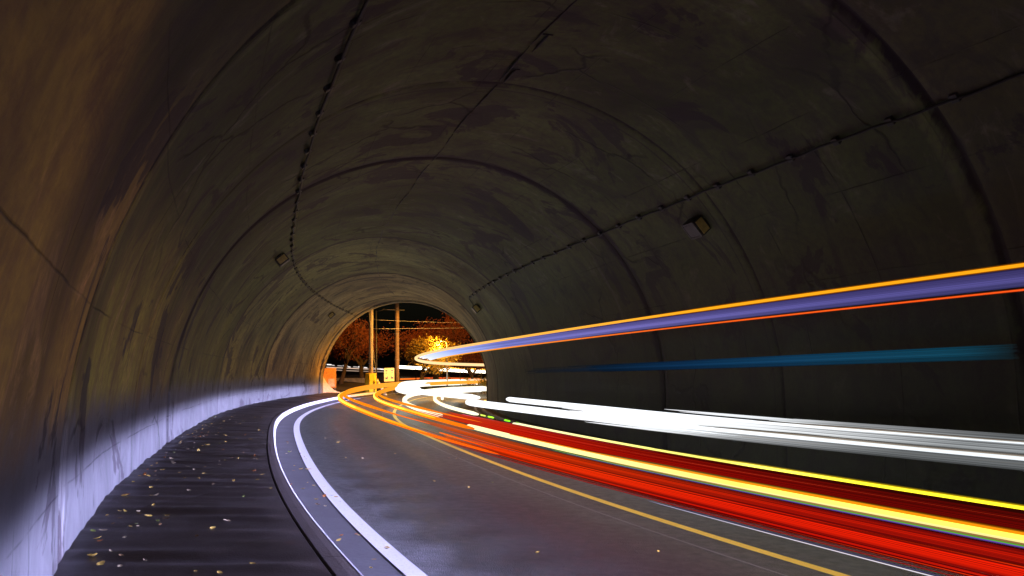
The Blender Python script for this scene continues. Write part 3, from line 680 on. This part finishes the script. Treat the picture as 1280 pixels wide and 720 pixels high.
# low wall behind the trees
m=MB(); m.tube([view(400,481,64)+Vector((-2,0,-.9)),view(440,481,64)+Vector((0,0,-.9)),view(486,483,63)+Vector((0,0,-.9))],.02,4)
m=MB(); A_=view(396,484,63);B_=view(462,484,62)
for pz in (0,): 
    d=(B_-A_).normalized(); n_=Vector((-d.y,d.x,0))*.15; zb=-.6; zt=.75
    vs=[A_+Vector((0,0,zb)),B_+Vector((0,0,zb)),B_+Vector((0,0,zt)),A_+Vector((0,0,zt))]; vs+= [v+n_ for v in vs]
    m.add(vs,[(0,1,2,3),(5,4,7,6),(3,2,6,7),(4,5,1,0),(1,5,6,2),(4,0,3,7)])
tag(m.build('low_wall',M_WALL,None),'low grey concrete wall behind the bare trees','wall')
# wires
def wire(a,b,sag,label,r=.022):
    m=MB(); pts=[a.lerp(b,i/14)-Vector((0,0,sag*4*(i/14)*(1-i/14))) for i in range(15)]; m.tube(pts,r,5); tag(m.build('overhead_wire',M_STEEL,None,True),label,'wire')
wire(view(463.3,399.5,49),view(640,404.5,55),.05,'thin overhead wire from the pale pole, upper of the two',.008)
wire(view(465,411,49),view(640,408.5,56),.03,'pale overhead wire crossing in front of the trees, lower of the two',.014)

# trees
def branch_tree(name,label,base,h,spread,seed,bark,fol,nleaf,leafsz,depth=4,leafz=.25,bare=.0):
    r=random.Random(seed); e=empty(name,base); tag(e,label,'tree'); m=MB(); tips=[]
    def grow(p,d,L,rad,lev):
        n=4; pts=[p];q=p.copy();dd=d.copy()
        for i in range(n):
            dd=(dd+Vector((r.uniform(-.18,.18),r.uniform(-.18,.18),r.uniform(-.05,.14)))).normalized(); q=q+dd*(L/n); pts.append(q.copy())
        m.tube(pts,[rad*(1-.38*i/n) for i in range(n+1)],6 if lev>1 else 8)
        if lev>=2: tips.extend(pts[1:])
        if lev>=depth: return
        for k in range(r.choice([2,3,3]) if lev else r.choice([3,4])):
            a=r.uniform(0,2*PI); tilt=r.uniform(.35,.85)
            ax=Vector((math.cos(a),math.sin(a),0)); nd=(dd*math.cos(tilt)+ax*math.sin(tilt)*spread).normalized()
            grow(pts[r.choice([2,3,4,4])] if lev else pts[r.choice([3,4,4])],nd,L*r.uniform(.6,.85),rad*.58,lev+1)
    grow(Vector((0,0,-.2)),Vector((r.uniform(-.1,.1),0,1)),h*.33,h*.036,0)
    m.build('trunk',bark,e,True)
    m=MB()
    for i in range(nleaf):
        t=r.choice(tips); c=t+Vector((r.gauss(0,.38),r.gauss(0,.38),r.gauss(0,.30)))*(h/6)
        if c.z<h*leafz: continue
        L=leafsz*r.uniform(.6,1.3); u=Vector((r.gauss(0,1),r.gauss(0,1),r.gauss(0,1))).normalized(); v=u.orthogonal().normalized()
        m.add([c-u*L,c+v*L*.5,c+u*L,c-v*L*.5],[(0,1,2,3)])
    m.build('crown',fol,e)
    return e
branch_tree('autumn_tree','bare russet tree standing behind the orange notice board',base_at(425,60),5.9,1.05,2,M_BARK,M_FOL_A,5200,.085)
branch_tree('autumn_tree','sparse dark russet tree behind the two utility poles',base_at(452,63),6.6,1.05,12,M_BARK,M_FOL_A,5200,.085)
branch_tree('autumn_tree','broad golden tree with forked dark trunk lit by the street lamp',base_at(527,58),5.6,1.25,29,M_BARK,M_FOL_B,9000,.095)
branch_tree('autumn_tree','tall russet tree rising behind the golden one',base_at(545,66),7.4,1.1,37,M_BARK,M_FOL_A,7500,.10)
branch_tree('autumn_tree','low dark russet tree at the far end of the fence',base_at(592,68),4.6,1.2,41,M_BARK,M_FOL_A,4500,.09)
def shrub(px,Y,w,h,seed,label):
    r=random.Random(seed); b=base_at(px,Y); e=empty('shrub',b); tag(e,label,'shrub','shrubs along the fence'); m=MB(); st=MB()
    for k in range(9):
        a=r.uniform(0,6.28); tip=Vector((math.cos(a)*w*.45*r.random(),math.sin(a)*w*.4*r.random(),h*r.uniform(.6,1))); st.tube([(0,0,-.05),tip*.5+Vector((0,0,.1)),tip],[.02,.014,.006],5)
        for i in range(90):
            c=tip*r.uniform(.4,1.05)+Vector((r.gauss(0,.16),r.gauss(0,.16),r.gauss(0,.12))); c.z=max(c.z,.03)
            L=.075*r.uniform(.6,1.3); u=Vector((r.gauss(0,1),r.gauss(0,1),r.gauss(0,1))).normalized(); v=u.orthogonal()
            m.add([c-u*L,c+v*L*.5,c+u*L,c-v*L*.5],[(0,1,2,3)])
    st.build('stem',M_BARK,e); m.build('foliage',M_SHRUB,e)
for i,(px,Y,w,h,lb) in enumerate(((533,57,1.6,.9,'golden lit shrub under the forked tree'),(548,60,1.8,1.2,'bushy golden shrub at the middle of the fence'),(562,62,1.5,.9,'low golden shrub behind the fence posts'),(586,62,1.8,1.1,'olive shrub where the fence meets the tunnel wall'),(606,60,1.4,1.3,'bright shrub half hidden by the tunnel wall'))): shrub(px,Y,w,h,60+i,lb)
# fence
A_=base_at(520,59);B_=base_at(628,62)
e=empty('pipe_fence',A_); tag(e,'low steel pipe fence along the outside of the bend','fence')
D=B_-A_
for i in range(13):
    q=D*(i/12); q.z=gz(A_.x+q.x,A_.y+q.y)-A_.z; h=1.15 if i%3 else 1.75
    m=MB(); m.tube([q+Vector((0,0,-.2)),q+Vector((0,0,h))],.035,7); m.build('post',M_STEEL if i%3 else M_DARKMETAL,e,True)
for z in (.45,.8,1.1):
    m=MB(); m.tube([D*(i/12)+Vector((0,0,z+gz(A_.x+D.x*i/12,A_.y+D.y*i/12)-A_.z)) for i in range(13)],.025,6); m.build('rail',M_STEEL,e,True)
# street lamp behind the tunnel wall
LB=base_at(672,44.6); e=empty('street_lamp',LB); tag(e,'lit sodium street lamp on the verge just past the tunnel mouth','street lamp')
m=MB(); m.tube([(0,0,-.3),(0,0,5.6),(-.3,.2,6.1),(-1.0,.5,6.2)],[.09,.06,.05,.045],10); m.build('lamp_post',M_STEEL,e,True)
m=MB(); m.box(Matrix.Translation((-1.25,.62,6.22)),.7,.28,.13,.03); hd=m.build('lamp_head',M_DARKMETAL,e)
m=MB(); 
m.tube([(0,0,0),(0,0,.06)],[.10,.12],10,[(30,14,2.2)]*2); o=m.build('lamp_lens',M_GLOW,hd); o.location=(-1.25,.62,6.09)

LB2=base_at(559,57); h2=view(556,428,56.6).z-LB2.z
e=empty('street_lamp',LB2); tag(e,'low lit sodium lamp standing in the golden leaves beside the bus light trail','street lamp')
m=MB(); m.tube([(0,0,-.3),(0,0,h2-.1),(-.12,0,h2+.08),(-.5,-.2,h2+.1)],[.06,.045,.04,.03],8); m.build('lamp_post',M_STEEL,e,True)
m=MB(); m.box(Matrix.Translation((-.65,-.28,h2+.1)),.36,.2,.09,.02); hd=m.build('lamp_head',M_DARKMETAL,e)
m=MB(); m.tube([(0,0,0),(0,0,.04)],[.05,.07],8,cols=[(9,5,1)]*2); o=m.build('lamp_lens',M_GLOW,hd); o.location=(-.65,-.28,h2+.01)
LIT2=LB2+Vector((-.65,-.28,h2-.12))
# ------------------------------------------------------------------ lamps
def lamp(name,loc,power,col,radius=.1,cut=None,left=None,spec=1.0,low=-.6,lat=-.15,top=0.0):
    l=bpy.data.lights.new(name,'POINT'); l.energy=power; l.color=col; l.shadow_soft_size=radius; l.specular_factor=spec
    o=bpy.data.objects.new(name,l); o.location=loc; COL.objects.link(o)
    if cut is not None:                       # photometric curve of a dipped headlamp: a flat cut-off, brightest just under it
        l.use_nodes=True; t=l.node_tree; t.nodes.clear(); N=t.nodes.new; L=t.links.new
        out=N('ShaderNodeOutputLight'); em=N('ShaderNodeEmission'); g=N('ShaderNodeNewGeometry')
        def dot(v):
            d=N('ShaderNodeVectorMath'); d.operation='DOT_PRODUCT'; L(g.outputs['Incoming'],d.inputs[0]); d.inputs[1].default_value=v; return d.outputs['Value']
        def mr(x,a,b,c,d_,sm='SMOOTHSTEP'):
            r=N('ShaderNodeMapRange'); r.interpolation_type=sm; L(x,r.inputs['Value']); r.inputs['From Min'].default_value=a; r.inputs['From Max'].default_value=b; r.inputs['To Min'].default_value=c; r.inputs['To Max'].default_value=d_; return r.outputs['Result']
        def mul(a,b):
            m_=N('ShaderNodeMath'); m_.operation='MULTIPLY'; L(a,m_.inputs[0]); L(b,m_.inputs[1]); return m_.outputs[0]
        e_=dot(cut); f=mul(mr(e_,top-.04,top+.05,1,0),mr(e_,low,low*.2,DOWN,1)); ad=N('ShaderNodeMath'); ad.operation='ADD'; L(f,ad.inputs[0]); L(mr(e_,.1,.9,STRAY if top==0 else 0,0),ad.inputs[1]); f=ad.outputs[0]; f=mul(f,mr(dot(left),lat,lat+.5,0,1))
        L(f,em.inputs['Strength']); em.inputs['Color'].default_value=(1,1,1,1); L(em.outputs[0],out.inputs[0])
    return o
DOWN=.0; STRAY=.022; HEAD2=230.0
HEAD=300.0
for i,s in enumerate(frange(-4,42,1.05)):
    t,_,_,_=at(s); g_=GRADE+2*CURV*s; nrm=Vector((math.cos(t)*BANK-g_*math.sin(t),-math.sin(t)*BANK-g_*math.cos(t),1)).normalized(); lf=Vector((-math.cos(t),math.sin(t),0)); fd=Vector((math.sin(t),math.cos(t),0))
    lamp('headlight_beam',P(s,1.0,.55),HEAD,(.49,.49,1.0),.10,nrm,(lf*.85+fd*.5))
for i,s in enumerate(frange(-2,34,1.0)):
    t,_,_,_=at(s); g_=GRADE+2*CURV*s; nrm=Vector((math.cos(t)*BANK-g_*math.sin(t),-math.sin(t)*BANK-g_*math.cos(t),1)).normalized(); rt=Vector((math.cos(t),-math.sin(t),0)); fd=Vector((math.sin(t),math.cos(t),0))
    lamp('headlight_beam',P(s,.75,.5),HEAD2,(.78,.80,1.0),.10,nrm,rt*.9+fd*.3,low=-.36,lat=-.1,top=-.105)
lamp('street_and_fill_light',LB+Vector((-1.25,.62,5.95)),15000,(1,.42,.05),.15,Vector((0,0,1)),Vector((-.25,.95,0)),low=-5,lat=-.3)
lamp('street_and_fill_light',LIT2,900,(1,.55,.06),.08)
lamp('street_and_fill_light',view(488,300,62),3000,(1,.33,.05),.2)  # extra orange light on the trees, added without any lamp post

w=bpy.data.worlds.new('World'); scene.world=w; w.use_nodes=True; nt=w.node_tree
sky=nt.nodes.new('ShaderNodeTexSky'); sky.sky_type='NISHITA'; sky.sun_disc=False; sky.sun_elevation=math.radians(12); sky.sun_rotation=math.radians(200)
nt.links.new(sky.outputs[0],nt.nodes['Background'].inputs[0]); nt.nodes['Background'].inputs[1].default_value=.0006
sl_=bpy.data.lights.new('moon','SUN'); sl_.energy=.004; sl_.angle=math.radians(.5); sl_.color=(.8,.88,1)
so=bpy.data.objects.new('moon',sl_); so.rotation_euler=(math.radians(78),0,math.radians(-160)); COL.objects.link(so)

# ------------------------------------------------------------------ camera
cam=bpy.data.cameras.new('Camera'); cam.sensor_width=36; cam.lens=F_PX/1280*36; cam.clip_start=.05; cam.clip_end=1500
co=bpy.data.objects.new('Camera',cam); COL.objects.link(co)
cp,sp,cr,sr=math.cos(PITCH),math.sin(PITCH),math.cos(ROLL),math.sin(ROLL)
right=Vector((1,0,0)); up_=Vector((0,-sp,cp)); fw=Vector((0,cp,sp))
r2=right*cr+up_*sr; u2=up_*cr-right*sr
co.matrix_world=Matrix(((r2.x,u2.x,-fw.x,0),(r2.y,u2.y,-fw.y,0),(r2.z,u2.z,-fw.z,CAM_H),(0,0,0,1)))
scene.camera=co
scene.view_settings.view_transform='Standard'; scene.view_settings.look='None'; scene.view_settings.exposure=0; scene.view_settings.gamma=1
scene.render.engine='CYCLES'; c=scene.cycles; c.use_denoising=True; c.max_bounces=6; c.diffuse_bounces=3; c.glossy_bounces=3; c.sample_clamp_indirect=4; c.use_light_tree=True
